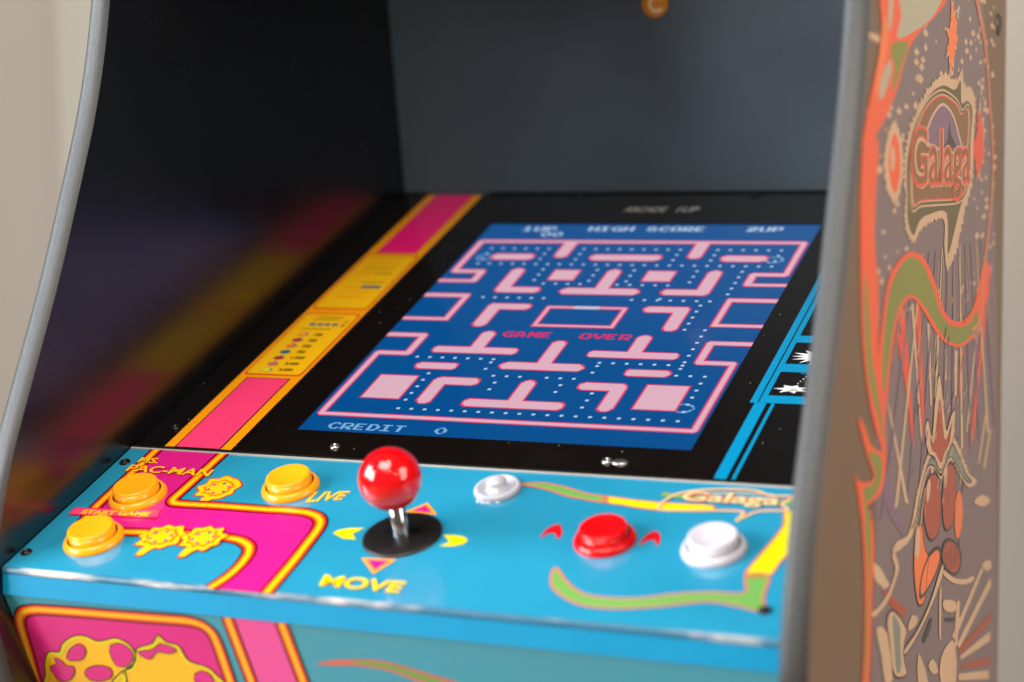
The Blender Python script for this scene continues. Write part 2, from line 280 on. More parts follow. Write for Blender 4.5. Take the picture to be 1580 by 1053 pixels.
 's_redge': [(.3012, .2992), (.3233, .2832), (.3487, .2631), (.3656, .2325), (.3864, .186), (.3801, .1481), (.3529, .1014), (.3444, .0663), (.3072, .0602)],
 's_star': [(.2194, .2857), (.2264, .2762), (.236, .2719), (.2307, .2665), (.2394, .262), (.2313, .2564), (.2261, .2495), (.2156, .2406), (.2104, .2379), (.2098, .247), (.2023, .2532), (.2092, .2585), (.2017, .263), (.2122, .2686), (.2135, .277)],
 's_star2': [(.3226, .2184), (.3396, .2078), (.3462, .1932), (.3437, .1822), (.3208, .1694), (.3148, .1785), (.2983, .1911), (.3165, .2002)],
 's_halo': [(.0431, .2038), (.0587, .1968), (.0677, .185), (.0682, .173), (.0565, .1613), (.0427, .1579), (.0268, .1647), (.0184, .1762), (.0194, .1877), (.0296, .1992)],
 's_oval': [(.0447, .1973), (.0561, .1908), (.0608, .1805), (.0563, .1687), (.046, .1632), (.0348, .1689), (.029, .1805), (.034, .1906)],
 's_oval_hi': [(.0394, .1907), (.0452, .1849), (.0441, .1776), (.0372, .1762), (.0356, .1849)],
 's_plate_o': [(.098, .1329), (.0752, .1444), (.0745, .161), (.0709, .179), (.0819, .1941), (.0949, .2048), (.1174, .2161), (.1488, .2281), (.1908, .2362), (.2364, .2348), (.255, .2424), (.2634, .2324), (.2957, .2301), (.3089, .218), (.3034, .1929), (.2999, .1678), (.2661, .1436), (.2431, .1235), (.2113, .1105), (.1987, .1255), (.1959, .1439), (.153, .1435), (.1209, .1398)],
 's_plate': [(.0993, .1367), (.0825, .1457), (.0804, .1609), (.0781, .179), (.0879, .1926), (.1024, .205), (.1237, .2147), (.1556, .2252), (.1912, .23), (.2293, .2286), (.2506, .2353), (.2544, .2209), (.2779, .2228), (.2966, .2159), (.29, .1928), (.2896, .1679), (.2559, .1509), (.233, .1343), (.2107, .1207), (.2047, .147), (.1446, .1478), (.1167, .1446)],
 's_plate_in': [(.0955, .1545), (.0904, .1698), (.0941, .1881), (.1065, .2005), (.1254, .2117), (.1575, .2204), (.1915, .224), (.2373, .2195), (.2568, .2132), (.2813, .2173), (.287, .2069), (.2785, .1821), (.2797, .1645), (.2507, .1562), (.1692, .1561), (.1201, .1563)],
 's_arch_o': [(.1344, .1915), (.1418, .2042), (.1662, .2143), (.1918, .2182), (.2237, .2124), (.248, .1993), (.2566, .1856)],
 't_side': [(.0952, .1972), (.2794, .1997), (.2824, .1547), (.0969, .1583)],
 's_ship': [(.2121, .2072), (.2181, .1989), (.2342, .1923), (.2486, .1898), (.225, .1902), (.2134, .1854), (.2058, .1904), (.189, .1903), (.2039, .1937)],
 's_redray0': [(.059, .0966), (.0772, .0937), (.1095, .0108), (.1035, .0054)],
 's_redray1': [(.1073, .0954), (.123, .0927), (.1411, .0161), (.1333, .0107)],
 's_redray2': [(.0524, .0836), (.0668, .0809), (.1024, .0308), (.0964, .0284)],
 's_redray3': [(.3649, .0913), (.3799, .0903), (.3176, -.0148), (.3003, -.0234)],
 's_redray4': [(.262, .0534), (.2749, .0522), (.2637, .0248), (.2573, .0185)],
 's_ray0': [(.095, .0963), (.1026, .0957), (.1333, .0099), (.1285, .0082)],
 's_ray1': [(.1446, .0806), (.1529, .08), (.1631, .0273), (.1572, .0272)],
 's_ray2': [(.2024, .059), (.2097, .0583), (.2127, .0375), (.2072, .0381)],
 's_ray3': [(.2396, .0547), (.2512, .0536), (.2492, .023), (.2415, .0239)],
 's_ray4': [(.3392, .0928), (.348, .0923), (.293, -.0077), (.2868, -.0069)],
 's_ray5': [(.3664, -.0042), (.3745, -.0053), (.3441, -.0375), (.3375, -.0364)],
 's_ray6': [(.3883, -.0187), (.3954, -.0197), (.3694, -.0452), (.3602, -.0437)],
 's_ray7': [(.0282, .0474), (.0401, .0386), (.0933, -.0246), (.0819, -.0211)],
 's_wing': [(.0476, -.0446), (.058, -.0406), (.0906, -.0422), (.1053, -.0339), (.1201, -.0191), (.1432, -.0052), (.1595, -.0028), (.1722, -.0063), (.1944, -.0188), (.2117, -.0104), (.2342, -.0033), (.2634, -.0162), (.2997, -.0378), (.3318, -.0487), (.3003, -.0479), (.2645, -.034), (.2304, -.0183), (.2079, -.0225), (.1948, -.0255), (.1727, -.0154), (.1517, -.013), (.1321, -.0243), (.1132, -.0401), (.0945, -.0468), (.0582, -.0467)],
 's_wing_in': [(.1018, -.0411), (.1191, -.0332), (.1296, -.0207), (.1515, -.0081), (.1638, -.0067), (.175, -.0108), (.1946, -.0222), (.2155, -.0135), (.2344, -.0077), (.2588, -.019), (.2895, -.0371), (.3126, -.0457), (.2898, -.042), (.2594, -.0288), (.2284, -.0154), (.2077, -.0191), (.1946, -.023), (.1683, -.0123), (.1476, -.011), (.1265, -.0234), (.1131, -.0369)],
 's_crown': [(.1512, -.0016), (.1407, .0144), (.1502, .0196), (.1631, .0081), (.1729, .0297), (.1867, .0446), (.2009, .0231), (.2127, .0047), (.2268, .0114), (.2424, .0145), (.2433, .0006), (.2344, -.0068), (.2136, -.0124), (.1945, -.0196), (.1723, -.0079)],
 's_crown_in': [(.1636, -.0017), (.1548, .0093), (.1693, .0024), (.1818, .0221), (.1902, .0277), (.1999, .0098), (.2094, -.0016), (.2272, .0045), (.2241, -.0054), (.2072, -.0097), (.1942, -.0145), (.1747, -.005)],
 's_red1': [(.1643, -.0166), (.1815, -.0201), (.1952, -.0332), (.1961, -.0502), (.1879, -.0604), (.1666, -.0614), (.1496, -.0533), (.1384, -.0399), (.1402, -.0257), (.1504, -.0184)],
 's_red2': [(.2167, -.0197), (.2352, -.0207), (.2498, -.03), (.2508, -.0459), (.2423, -.0619), (.222, -.0651), (.2072, -.059), (.2013, -.0477), (.2021, -.0309)],
 's_red3': [(.1196, -.0428), (.1331, -.0453), (.1418, -.0599), (.1545, -.0689), (.151, -.0813), (.1434, -.0944), (.1274, -.0941), (.1167, -.0837), (.1098, -.0663), (.1122, -.051)],
 's_red4': [(.2509, -.0477), (.2652, -.0448), (.2758, -.0572), (.2737, -.0712), (.2575, -.0771), (.2473, -.0663)],
 's_hi1': [(.1537, -.019), (.1605, -.0225), (.1567, -.03), (.1494, -.0329), (.1474, -.0236)],
 's_hi2': [(.2104, -.0195), (.2178, -.0224), (.2147, -.0313), (.2067, -.0334), (.2053, -.0247)],
 's_hi3': [(.1149, -.042), (.1252, -.0455), (.1266, -.0601), (.1205, -.0629), (.1109, -.057)],
 's_str1': [(.1545, -.0689), (.1884, -.0689), (.1976, -.0775), (.1789, -.0855), (.1473, -.0903), (.1272, -.0892), (.1322, -.0773)],
 's_str2': [(.2105, -.0698), (.2335, -.0725), (.2627, -.0834), (.2752, -.0948), (.2638, -.1014), (.2397, -.0982), (.2115, -.0871), (.1993, -.0761)],
 's_bone1': [(-.0077, -.068), (.0083, -.0688), (.028, -.0673), (.0415, -.0643), (.055, -.0566), (.0464, -.0473), (.0533, -.0464), (.065, -.0571), (.0588, -.0619), (.045, -.068), (.0282, -.0718), (.0084, -.0724), (-.0012, -.0721)],
 's_bone2': [(.0823, -.1112), (.1241, -.1078), (.1643, -.099), (.198, -.0844), (.2069, -.0853), (.2028, -.0922), (.1729, -.1026), (.1321, -.1113), (.0899, -.1154)],
 's_bone3': [(.207, -.0879), (.2446, -.101), (.2842, -.1107), (.3237, -.1167), (.3207, -.1198), (.2844, -.1144), (.24, -.1035), (.2072, -.0914)],
 's_leg': [(.0454, -.0787), (.0705, -.089), (.0893, -.1011), (.0822, -.1072), (.0825, -.1167), (.0904, -.1281), (.0647, -.1237), (.0502, -.1146), (.0426, -.0976), (.034, -.0835)],
 's_leg_in': [(.049, -.0825), (.0692, -.0933), (.0711, -.1045), (.0732, -.1205), (.0609, -.1189), (.0532, -.1001)],
 's_wedge2': [(-.0022, -.0405), (.0141, -.0467), (.0414, -.0628), (.0279, -.0628), (.0078, -.0541), (-.0, -.0496)],
 's_wedge3': [(.0212, -.0628), (.0312, -.0636), (.0926, -.0894), (.0852, -.0924), (.0489, -.0779)],
 's_wedgeR': [(.0122, .0116), (.0323, .0026), (.0608, -.023), (.0815, -.0358), (.0758, -.0409), (.04, -.0223), (.0192, -.004), (.0092, .0049)],
 's_fan0': [(.262, -.1512), (.3996, -.1335), (.4061, -.1408), (.2692, -.1575)],
 's_fan1': [(.2672, -.156), (.4054, -.1624), (.4059, -.1685), (.2755, -.1626)],
 's_fan2': [(.2725, -.1628), (.4029, -.1757), (.4035, -.1838), (.2777, -.1668)],
 's_fan3': [(.278, -.1705), (.4044, -.1959), (.405, -.203), (.2781, -.1733)],
 's_fan4': [(.2683, -.1744), (.3993, -.2055), (.3998, -.2126), (.2686, -.179)],
 's_fan5': [(.2538, -.176), (.3882, -.2135), (.3771, -.2184), (.2492, -.1793)],
 's_fan6': [(.2422, -.141), (.3585, -.1173), (.3677, -.1211), (.2521, -.147)],
 's_misc0': [(.1249, -.1257), (.1346, -.129), (.1585, -.1513), (.1256, -.1426)],
 's_misc1': [(.158, -.1407), (.1748, -.14), (.1928, -.153), (.1753, -.1502)],
 's_misc2': [(.1405, -.1182), (.1649, -.1108), (.1701, -.1145), (.157, -.1205), (.1448, -.1225)],
 's_misc3': [(.2013, -.1466), (.2283, -.1429), (.2522, -.1488), (.2588, -.1779), (.2022, -.1629)],
 's_misc4': [(.2082, -.1088), (.2533, -.1197), (.2509, -.1262), (.2131, -.1168)],
 's_misc5': [(.2134, -.122), (.2511, -.1307), (.2417, -.1312), (.2228, -.1268)],
 's_misc6': [(.1041, -.0952), (.1238, -.1013), (.1161, -.1043), (.0931, -.102)],
 's_misc7': [(.2555, -.1228), (.2701, -.1243), (.262, -.1512), (.2522, -.1488)],
 's_misc8': [(.0054, -.0797), (.0355, -.0899), (.0504, -.1208), (.0297, -.1173), (.0191, -.0992)],
 's_misc9': [(.3221, -.0625), (.3545, -.0624), (.395, -.0731), (.3664, -.0734)],
 's_misc10': [(.1943, -.0989), (.2006, -.1002), (.2006, -.1327), (.1941, -.1278)],
 's_misc11': [(.3583, -.1153), (.3926, -.1184), (.405, -.1268), (.3816, -.1249)],
}
FA=(-0.1362,-0.0700); FD=(0.44034,-0.89783)

# ------------------------------------------------------------------ room
def struct(name, vs, fs, m):
    me = bpy.data.meshes.new(name); me.from_pydata(vs, [], fs); me.materials.append(m); o = bpy.data.objects.new(name, me); C.objects.link(o)
    o['kind'] = 'structure'; return o
struct('floor', [(-5, -4, -.9), (6, -4, -.9), (6, 4, -.9), (-5, 4, -.9)], [(0, 1, 2, 3)], M['floor'])
struct('wall', [(-5, 1.15, -.9), (4, 1.15, -.9), (4, 1.15, 2.4), (-5, 1.15, 2.4)], [(0, 1, 2, 3)], M['wall'])
PX = -.915
struct('wall', [(x, y, z) for z in (-.9, 2.4) for x, y in ((PX, 1.149), (PX+.004, 1.125), (-.70, 1.125), (-.70, 1.149))], [(0, 1, 5, 4), (1, 2, 6, 5), (2, 3, 7, 6), (4, 5, 6, 7)], M['wall2'])
# ------------------------------------------------------------------ cabinet
root = bpy.data.objects.new('arcade_cabinet', None); C.objects.link(root); root.location = ROOT
root['label'] = 'arcade cabinet with lit blue maze screen, cyan control deck and red ball joystick'
root['category'] = 'arcade machine'
WI = .48; TH = .014
front_curve = smooth([(-.055, .66), (-.028, .56), (-.008, .46), (-.003, .38), (-.0085, .32), (-.017, .27), (-.031, .22), (-.0525, .166), (-.0765, .11), (-.1035, .055), (-.125, .01), (-.1385, -.03), (-.1448, -.06), (-.1450, -.08), (-.139, -.105), (-.128, -.135), (-.10, -.20), (-.08, -.27), (-.075, -.36), (-.075, -.55), (-.075, -.899)], n=8)
outline = front_curve+[(.444, -.899), (.444, .66)]
def side_panel(x0, right):
    mb = MB(); n = len(outline)
    # the sheet stops 2 mm short of the moulded front edge
    P = [(y+(.002 if i < len(front_curve) else 0), z) for i, (y, z) in enumerate(outline)]
    vs = [(x0, y, z) for y, z in P]+[(x0+TH, y, z) for y, z in P]
    from mathutils.geometry import tessellate_polygon
    tr = tessellate_polygon([[Vector((y, z, 0)) for y, z in P]])
    inn = [tuple(t) for t in tr]
    kin, kout = ('inner', 'outer')
    a = MB(); a.raw(vs[:n], inn, kin if right else kout); mb.raw(vs[:n], inn, kin if right else kout)
    mb.raw(vs[n:], inn, kout if right else kin)
    mb.raw(vs, [(i, (i+1) % n, n+(i+1) % n, n+i) for i in range(n)], 'dark')
    o = mb.build('side_panel', root, 'right outer side with brown and orange swooping space artwork' if right else 'black glossy left side panel with grey front edge')
    e = MB(); vs = []; fs = []; K = 9; m = len(front_curve)
    for i, (y, z) in enumerate(front_curve):
        a = Vector(front_curve[max(i-1, 0)]); b = Vector(front_curve[min(i+1, m-1)]); d = (b-a).normalized(); nr = Vector((d.y, -d.x))
        if nr.x > 0: nr = -nr
        for j in range(K):
            t = -1+2*j/(K-1); bul = (1-abs(t)**4)*.0022-.0002
            vs.append((x0+TH/2+t*(TH/2+.0003), y+.0020+nr.x*bul, z+nr.y*bul))
    for i in range(m-1):
        for j in range(K-1): fs.append((i*K+j, (i+1)*K+j, (i+1)*K+j+1, i*K+j+1))
    e.raw(vs, fs, 'trim', True); e.build('edge_trim', o)
    return o
side_panel(-TH, False)
rs = side_panel(WI, True)
# --- outer artwork of the right side
art = MB(SIDE); H = [.00006]
def A(key, m, closed=True, sm=5, dh=.00012):
    H[0] += .000002
    art.poly(smooth(D[key], True, sm) if sm else D[key], m, H[0])
art_h = lambda: H[0]
A('s_space', 'space', sm=0)
for _ in range(340):
    y = random.uniform(-.02, .40); z = random.uniform(.08, .32)
    if .12 < y < .31 and .10 < z < .235: continue
    r = random.uniform(.0011, .0026); q = random.uniform(2, 4.5)
    H[0] += .000001; art.poly([(y-r*q, z), (y, z-r), (y+r*q, z), (y, z+r*1.3)], 'acream', H[0])
A('s_wedgeR', 'amauve', sm=0); A('s_wedge2', 'acream', sm=0); A('s_wedge3', 'ared', sm=0)
for i in range(5): A('s_redray%d' % i, 'ared2', sm=0)
for i in range(8): A('s_ray%d' % i, 'acream', sm=0)
for i in range(7): A('s_fan%d' % i, 'acream' if i % 2 == 0 else 'ared', sm=0)
for i in range(13):      # fan of violet and cream beams under the green wave
    t0 = .085+i*.021; t1 = -.02+i*.036; w0 = .0035; w1 = .009 if i % 3 else .006
    H[0] += .000002; art.poly([(t0, .125), (t0+w0, .125), (t1+w1, -.02), (t1, -.02)], ('amauve', 'amauve', 'acream')[i % 3], H[0])
for i in range(16):
    t0 = .07+i*.018; H[0] += .000002; art.poly([(t0, .118), (t0+.0012, .118), (t0+.004+(i-8)*.007, .045+.02*(i % 3)), (t0+.0025+(i-8)*.007, .045+.02*(i % 3))], 'acream', H[0])
A('s_wave_o', 'aorange', sm=3); A('s_wave_g', 'agreen'); A('s_wave_g2', 'agreen'); A('s_wave_g3', 'agreen'); A('s_wave_g4', 'agreen')
A('s_tl', 'aorange', sm=3); A('s_tl_in', 'apale'); A('s_tl_g', 'agreen'); A('s_tl_g2', 'aor2'); A('s_lens', 'apale'); A('s_lens2', 'apale')
H[0] += .000002; art.ribbon(smooth(D['s_redge'], False, 5), [(-.004, -.0015, 'aor2'), (-.0015, .0015, 'ateal'), (.0015, .004, 'aor2')], H[0])
def jag(key, amp, m, dens=4):
    P = smooth(D[key], True, dens); cx = sum(p[0] for p in P)/len(P); cy = sum(p[1] for p in P)/len(P); out = []
    for i, (a, b) in enumerate(P):
        k = 1+random.uniform(0, amp)*(1 if i % 2 else -.4); out.append((cx+(a-cx)*k, cy+(b-cy)*k))
    H[0] += .000002; art.poly(out, m, H[0])
jag('s_star', .5, 'acream', 3); A('s_star', 'aor2', sm=2); jag('s_star2', .5, 'acream', 3); A('s_star2', 'ared2', sm=2)
jag('s_halo', .18, 'acream'); A('s_oval', 'aorange'); A('s_oval_hi', 'acream')
jag('s_plate_o', .07, 'acream', 8); A('s_plate', 'aplate', sm=3); A('s_plate_in', 'acream', sm=4)
for rr_, aa in ((1.0, .0016),):
    P = smooth(D['s_plate_in'], True, 6); H[0] += .000002; art.ribbon(P+[P[0]], [(-.0022, -.0008, 'ared2'), (.0018, .0030, 'acream')], H[0])
def shrink(key, k, m, sm=4):
    P = D[key]; cx = sum(p[0] for p in P)/len(P); cy = sum(p[1] for p in P)/len(P)
    H[0] += .000002; art.poly(smooth([(cx+(a-cx)*k, cy+(b-cy)*k) for a, b in P], True, sm), m, H[0])
shrink('s_plate_in', .95, 'abrown'); A('s_arch_o', 'acream'); shrink('s_arch_o', .88, 'amauve'); A('s_ship', 'adark', sm=0)
for i in range(12): A('s_misc%d' % i, 'acream' if i not in (2, 5) else 'adark', sm=2)
for k, m in [('s_leg', 'acream'), ('s_leg_in', 'ateal'), ('s_crown', 'acream'), ('s_crown_in', 'ared'), ('s_red1', 'adark'), ('s_red3', 'aor2'), ('s_red2', 'adark'), ('s_red4', 'aor2')]: A(k, m)
shrink('s_red1', .93, 'ared'); shrink('s_red2', .93, 'ared')
for k, m in [('s_hi1', 'acream'), ('s_hi2', 'acream'), ('s_hi3', 'acream'), ('s_str1', 'adark'), ('s_str2', 'adark')]: A(k, m)
shrink('s_str1', .86, 'aor2'); shrink('s_str2', .86, 'ared')
for i in range(6):
    y0 = D['s_str2'][0][0]+.002+i*.010; z0 = D['s_str2'][0][1]-.008; H[0] += .000002
    art.poly([(y0, z0), (y0+.0025, z0), (y0+.006, z0-.016), (y0+.0035, z0-.016)], 'adark', H[0])
jag('s_wing', .05, 'acream', 9)
for k, m in [('s_wing_in', 'ateal'), ('s_bone1', 'acream'), ('s_bone2', 'acream'), ('s_bone3', 'acream')]: A(k, m)
for k in ('s_wing_in', 's_str1', 's_str2', 's_crown', 's_leg', 's_plate', 's_red3', 's_bone2'):
    P = smooth(D[k], True, 5); H[0] += .000002; art.ribbon(P+[P[0]], [(-.0006, .0006, 'adark' if k != 's_plate' else 'acream')], H[0])
for i in range(70):      # scratchy hatch marks around the lower figure
    y = random.gauss(.20, .07); z = random.uniform(-.05, .07)
    if not -.02 < y < .38: continue
    l = random.uniform(.003, .010); w = random.uniform(.0006, .0016); H[0] += .000001
    art.poly([(y, z), (y+w*2, z+.0004), (y+w*2+l*.8, z+l), (y+l*.8, z+l)], 'acream' if i % 3 else 'adark', H[0])
art.build('side_artwork', rs)
lt = MB(SIDE)
q = [(.088, .203), (.292, .203), (.292, .154), (.088, .154)]
lt.text('Galaga', q, 'acream', H[0]+.00002, .055); lt.text('Galaga', q, 'ared2', H[0]+.00004, .025); lt.text('Galaga', [(.092, .201), (.288, .201), (.288, .157), (.092, .157)], 'abrown', H[0]+.00006, -.004)
lt.build('lettering', rs)
hm = MB(SIDE); hm.lathe(.4053, .2824, [(.0085, .0003), (.008, .0012), (.0065, .0013), (.006, .0005)], 'adark', 40); hm.build('cam_lock_hole', rs)
# --- back panel with its round emblem
YB = CT*.4319; ZB = ST*.4319
BACK = Frame((0, YB, ZB), (1, 0, 0), (0, -.1646, 1))
b = MB(BACK); b.box(.0005, WI-.0005, -.02, .52, -.012, 0, 'backm'); bp_ = b.build('back_panel', root)
e = MB(BACK); e.lathe(.2353, .1495, [(.0108, .0002), (.0108, .0012), (.0102, .0016)], 'coin', 48)
e.text('C', [(.2300, .1565), (.2412, .1565), (.2412, .1425), (.2300, .1425)], 'coinl', .0020, .03); e.build('round_emblem', bp_)
b = MB(); b.fr = Frame((0, 0, 0), (1, 0, 0), (0, 1, 0)); b.box(.0005, WI-.0005, .0, .435, .655, .669, 'dark'); b.build('top_panel', root)
b = MB(); b.fr = Frame((0, 0, 0), (1, 0, 0), (0, 1, 0)); b.box(.0005, WI-.0005, .0, .016, .57, .654, 'yellow'); b.build('marquee', root)
# --- bezel
BZ = MB(SLOPE); sx0, sx1, sv0, sv1 = .1079, .3779, .0317, .3687
def sheet(mb, x0, x1, y0, y1, k, h0=-.003, h1=0): mb.box(x0, x1, y0, y1, h0, h1, k)
sheet(BZ, .0005, sx0, .0008, .4275, 'bezel'); sheet(BZ, sx1, WI-.0005, .0008, .4275, 'bezel'); sheet(BZ, sx0, sx1, .0008, sv0, 'bezel'); sheet(BZ, sx0, sx1, sv1, .4275, 'bezel')
sheet(BZ, .0800, WI-.0005, .4276, .4318, 'dark', -.004, .0012); sheet(BZ, .0005, .0240, .4276, .4318, 'dark', -.004, .0012)  # black strips stand in for the shadow in the gap above the bezel
bz = BZ.build('screen_bezel', root)
g = MB(SLOPE)
def panel(x0, x1, y0, y1, k, h, cut=.0): g.poly([(x0, y0), (x1, y0), (x1, y1), (x0, y1)], k, h)
L0, L1 = .0243, .0753
panel(L0, L1, .001, .4272, 'sorange', .0002)
g.ribbon([(L0+.0022, .001), (L0+.0022, .4272)], [(-.0004, .0004, 'red')], .0003) if False else None
panel(L0+.0078, L1-.0078, .001, .0985, 'black', .0003); panel(L0+.0088, L1-.0088, .0012, .0975, 'pink', .0004)
panel(L0+.0078, L1-.0078, .3085, .4270, 'red', .0003); panel(L0+.0088, L1-.0088, .3097, .4270, 'mpink', .0004)
for y0, y1 in ((.1025, .2005), (.2080, .3045)):
    o_ = roundpoly([(L0+.0026, y0), (L1-.0026, y0), (L1-.0026, y1), (L0+.0026, y1)], .004); i_ = roundpoly([(L0+.0038, y0+.0016), (L1-.0038, y0+.0016), (L1-.0038, y1-.0016), (L0+.0038, y1-.0016)], .0034)
    g.poly(o_, 'red', .0003); g.poly(i_, 'byel', .0004)
# score card : small fruit marks, bars and tiny lines of print
def blob(cx, cy, rx, ry, k, h=.0006, n=14): g.poly([(cx+rx*math.cos(2*math.pi*i/n), cy+ry*math.sin(2*math.pi*i/n)) for i in range(n)], k, h)
for i in range(4): panel(.0390+i*.0062, .0437+i*.0062, .1800, .1835, 'teal', .0006)
for y, a, b_ in ((.1935, .040, .062), (.1895, .038, .060), (.1740, .036, .060)): panel(a, b_, y, y+.0008, 'ink', .0006)
for i in range(7):
    y = .1655-i*.0093; x = .0420; cols = ['sorange', 'fruit', 'orange', 'teal', 'fruit', 'salmon', 'lemon']
    blob(x, y, .0044, .0030, 'teal', .0005); blob(x-.0003, y-.0002, .0036, .0024, cols[i], .0006)
    if i in (1, 2, 4, 5): panel(x-.0002, x+.0004, y+.0022, y+.0046, 'teal', .0007)
TX = []
class Words:
    '''each word of the print is a mesh of its own'''
    def text(s, txt, *a, **k):
        m_ = MB(SLOPE); m_.text(txt, *a, **k); TX.append((txt, m_))
tx = Words()
for i, t in enumerate(['100', '200', '500', '700', '1,000', '2,000', '5,000']):
    w = .0022*len(t); y = .1630-i*.0091; tx.text(t, [(.0515, y+.0042), (.0515+w, y+.0042), (.0515+w, y), (.0515, y)], 'ink', .0007, .02)
tx.text('10', [(.0655, .1880), (.0685, .1880), (.0685, .1845), (.0655, .1845)], 'fruit', .0007, .02); tx.text('50', [(.0655, .1818), (.0685, .1818), (.0685, .1788), (.0655, .1788)], 'ink', .0007, .02)
for i in range(9):
    y = .296-i*.0085
    if 4 <= i <= 5: continue
    panel(.034+random.uniform(0, .004), .060+random.uniform(0, .006), y, y+.0009, 'ink' if i == 2 else 'orange', .0006)
panel(.0500, .0665, .2440, .2485, 'teal', .0006); panel(.045, .066, .2540, .2548, 'ink', .0006); panel(.050, .064, .2700, .2712, 'ink', .0006)
g.build('stripe_artwork', bz, 'orange bordered pink and yellow stripe printed left of the screen')
g = MB(SLOPE)
# blue frames on the right
def rib(pts, w, k, h=.0003): g.ribbon(pts, [(-w/2, w/2, k)], h)
rib([(.4045, .001), (.4045, .0921)], .0075, 'bblue'); rib([(.4125, .001), (.4125, .0921)], .0022, 'bblue')
rib([(.4020, .0921), (.4020, .3200)], .0090, 'bblue'); 
rib([(.4025, .0925), (.4025, .3190)], .0007, 'black', .0005)
for y0, y1 in ((.0925, .1022), (.1335, .1445), (.1745, .1845), (.2500, .2640), (.3100, .3200)): panel(.4065, WI-.004, y0, y1, 'bblue', .0003)
for y in (.1290, .1700, .1478): tx.text('BONUS SHIP' if False else '||||| ||||', [(.424, y+.003), (.45, y+.003), (.45, y), (.424, y)], 'bblue', .0004, .0) if False else None
for y in (.1315, .1722): 
    for k in range(9): panel(.420+k*.003, .4222+k*.003, y, y+.0012, 'bblue', .0004)
def burst(cx, cy, rx, ry, n, k, h):
    g.poly([(cx+(rx if i % 2 else rx*.55)*math.cos(math.pi*i/n)*random.uniform(.85, 1.1), cy+(ry if i % 2 else ry*.55)*math.sin(math.pi*i/n)*random.uniform(.85, 1.1)) for i in range(2*n)], k, h)
burst(.4250, .1550, .0175, .0110, 13, 'white', .0004); burst(.4280, .1540, .0075, .0040, 9, 'teal', .0005); burst(.4290, .1542, .003, .002, 6, 'black', .0006)
burst(.4195, .1112, .0110, .0058, 7, 'white', .0004); burst(.4205, .1100, .004, .003, 6, 'grey', .0005)
for k in range(5): panel(.4210+k*.001, .4218+k*.001, .1180+k*.003, .1190+k*.003, 'white', .0005)
for k in range(3): panel(.4320+k*.002, .4332+k*.002, .1130+k*.002, .1145+k*.002, 'white', .0005)
g.build('frame_artwork', bz, 'bright blue frames with white bursts printed right of the screen')
tx.text('ARCADE', [(.2120, .4005), (.2480, .4005), (.2480, .3905), (.2120, .3905)], 'grey', .0004, .02, .2); tx.text('1UP', [(.2560, .4005), (.2740, .4005), (.2740, .3905), (.2560, .3905)], 'grey', .0004, .02, .2)
for w_, mm in TX: mm.build('lettering', bz)
def screw(x, v, parent, r=.0034, k='screw', glint=True):
    s = MB(SLOPE); s.lathe(x, v, [(r*1.15, .0001), (r*1.1, .0008), (r*.8, .0016), (r*.45, .0018), (r*.40, .0010)], k, 24)
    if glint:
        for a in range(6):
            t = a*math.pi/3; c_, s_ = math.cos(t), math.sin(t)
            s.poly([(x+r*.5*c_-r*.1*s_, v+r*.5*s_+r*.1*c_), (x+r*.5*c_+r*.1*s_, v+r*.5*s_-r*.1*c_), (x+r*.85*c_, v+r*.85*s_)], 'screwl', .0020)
    return s.build('screw', parent)
for x, v in ((.0183, .0247), (.1464, .0123), (.3312, .0132)): screw(x, v, bz, .0030, 'screwl' if x > .1 else 'screw')
for x, v in ((.0216, .4225), (.1639, .4225), (.3116, .4225)): screw(x, v, bz, .0030, 'screw')
s = MB(SLOPE); s.lathe(.3395, .0128, [(.0042, .0001), (.0040, .0008), (.0028, .0013)], 'screwl', 24, 1.25, .8); s.build('screw_reflection', bz, 'oval stand-in for the reflection beside a bezel screw')  # oval piece shaped as the screw's reflection, not a separate fitting
# --- display : pixel raster, 224 x 288, a plain maze pattern with its writing
GW, GH = 224, 288
R = [['B']*GW for _ in range(GH)]
def disc(cx, cy, r, k):
    for y in range(int(cy-r)-1, int(cy+r)+2):
        for x in range(int(cx-r)-1, int(cx+r)+2):
            if 0 <= x < GW and 0 <= y < GH and (x+.5-cx)**2+(y+.5-cy)**2 <= r*r: R[y][x] = k
def stroke(pts, r, k):
    for (x0, y0), (x1, y1) in zip(pts, pts[1:]):
        n = int(max(abs(x1-x0), abs(y1-y0)))+1
        for i in range(n+1): disc(x0+(x1-x0)*i/n, y0+(y1-y0)*i/n, r, k)
walls = []
U = 8; OY = 24
def wall(pts, r=4.9, mirror=True):
    P = [(x*U, y*U+OY) for x, y in pts]; walls.append((P, r))
    if mirror: walls.append(([(GW-x, y) for x, y in P], r))
def block(x0, y0, x1, y1, mirror=True):
    for k in range(int((y1-y0)*2)+1): wall([(x0, y0+k*.5), (x1, y0+k*.5)], 3.6, mirror)
T2 = 2.6
# outer wall with side pockets
wall([(14, .6), (.6, .6), (.6, 6.5), (3, 6.5), (3, 8.3), (-.4, 8.3)], T2); wall([(-.4, 11), (3.6, 11), (3.6, 15.2), (-.4, 15.2)], T2)
wall([(-.4, 18), (3, 18), (3, 21), (.6, 21), (.6, 30.4), (14, 30.4)], T2)
wall([(8.5, .8), (8.5, 3.2)]); wall([(3.2, 3.6), (5.8, 3.6)]); wall([(11.6, 3.6), (14, 3.6)])
wall([(6, 6.4), (6, 9.8), (8.6, 9.8)]) ; wall([(14, 6.4), (14, 9.9)], mirror=False); wall([(11.4, 9.9), (16.6, 9.9)], mirror=False)
wall([(6.6, 15.8), (6.6, 12.8), (9.0, 12.8)]); wall([(11, 12.8), (17, 12.8), (17, 15.9), (11, 15.9), (11, 12.8)], 2.0, False)
wall([(8.0, 17.6), (8.0, 20.2)]); wall([(5.2, 20.2), (10.8, 20.2)])
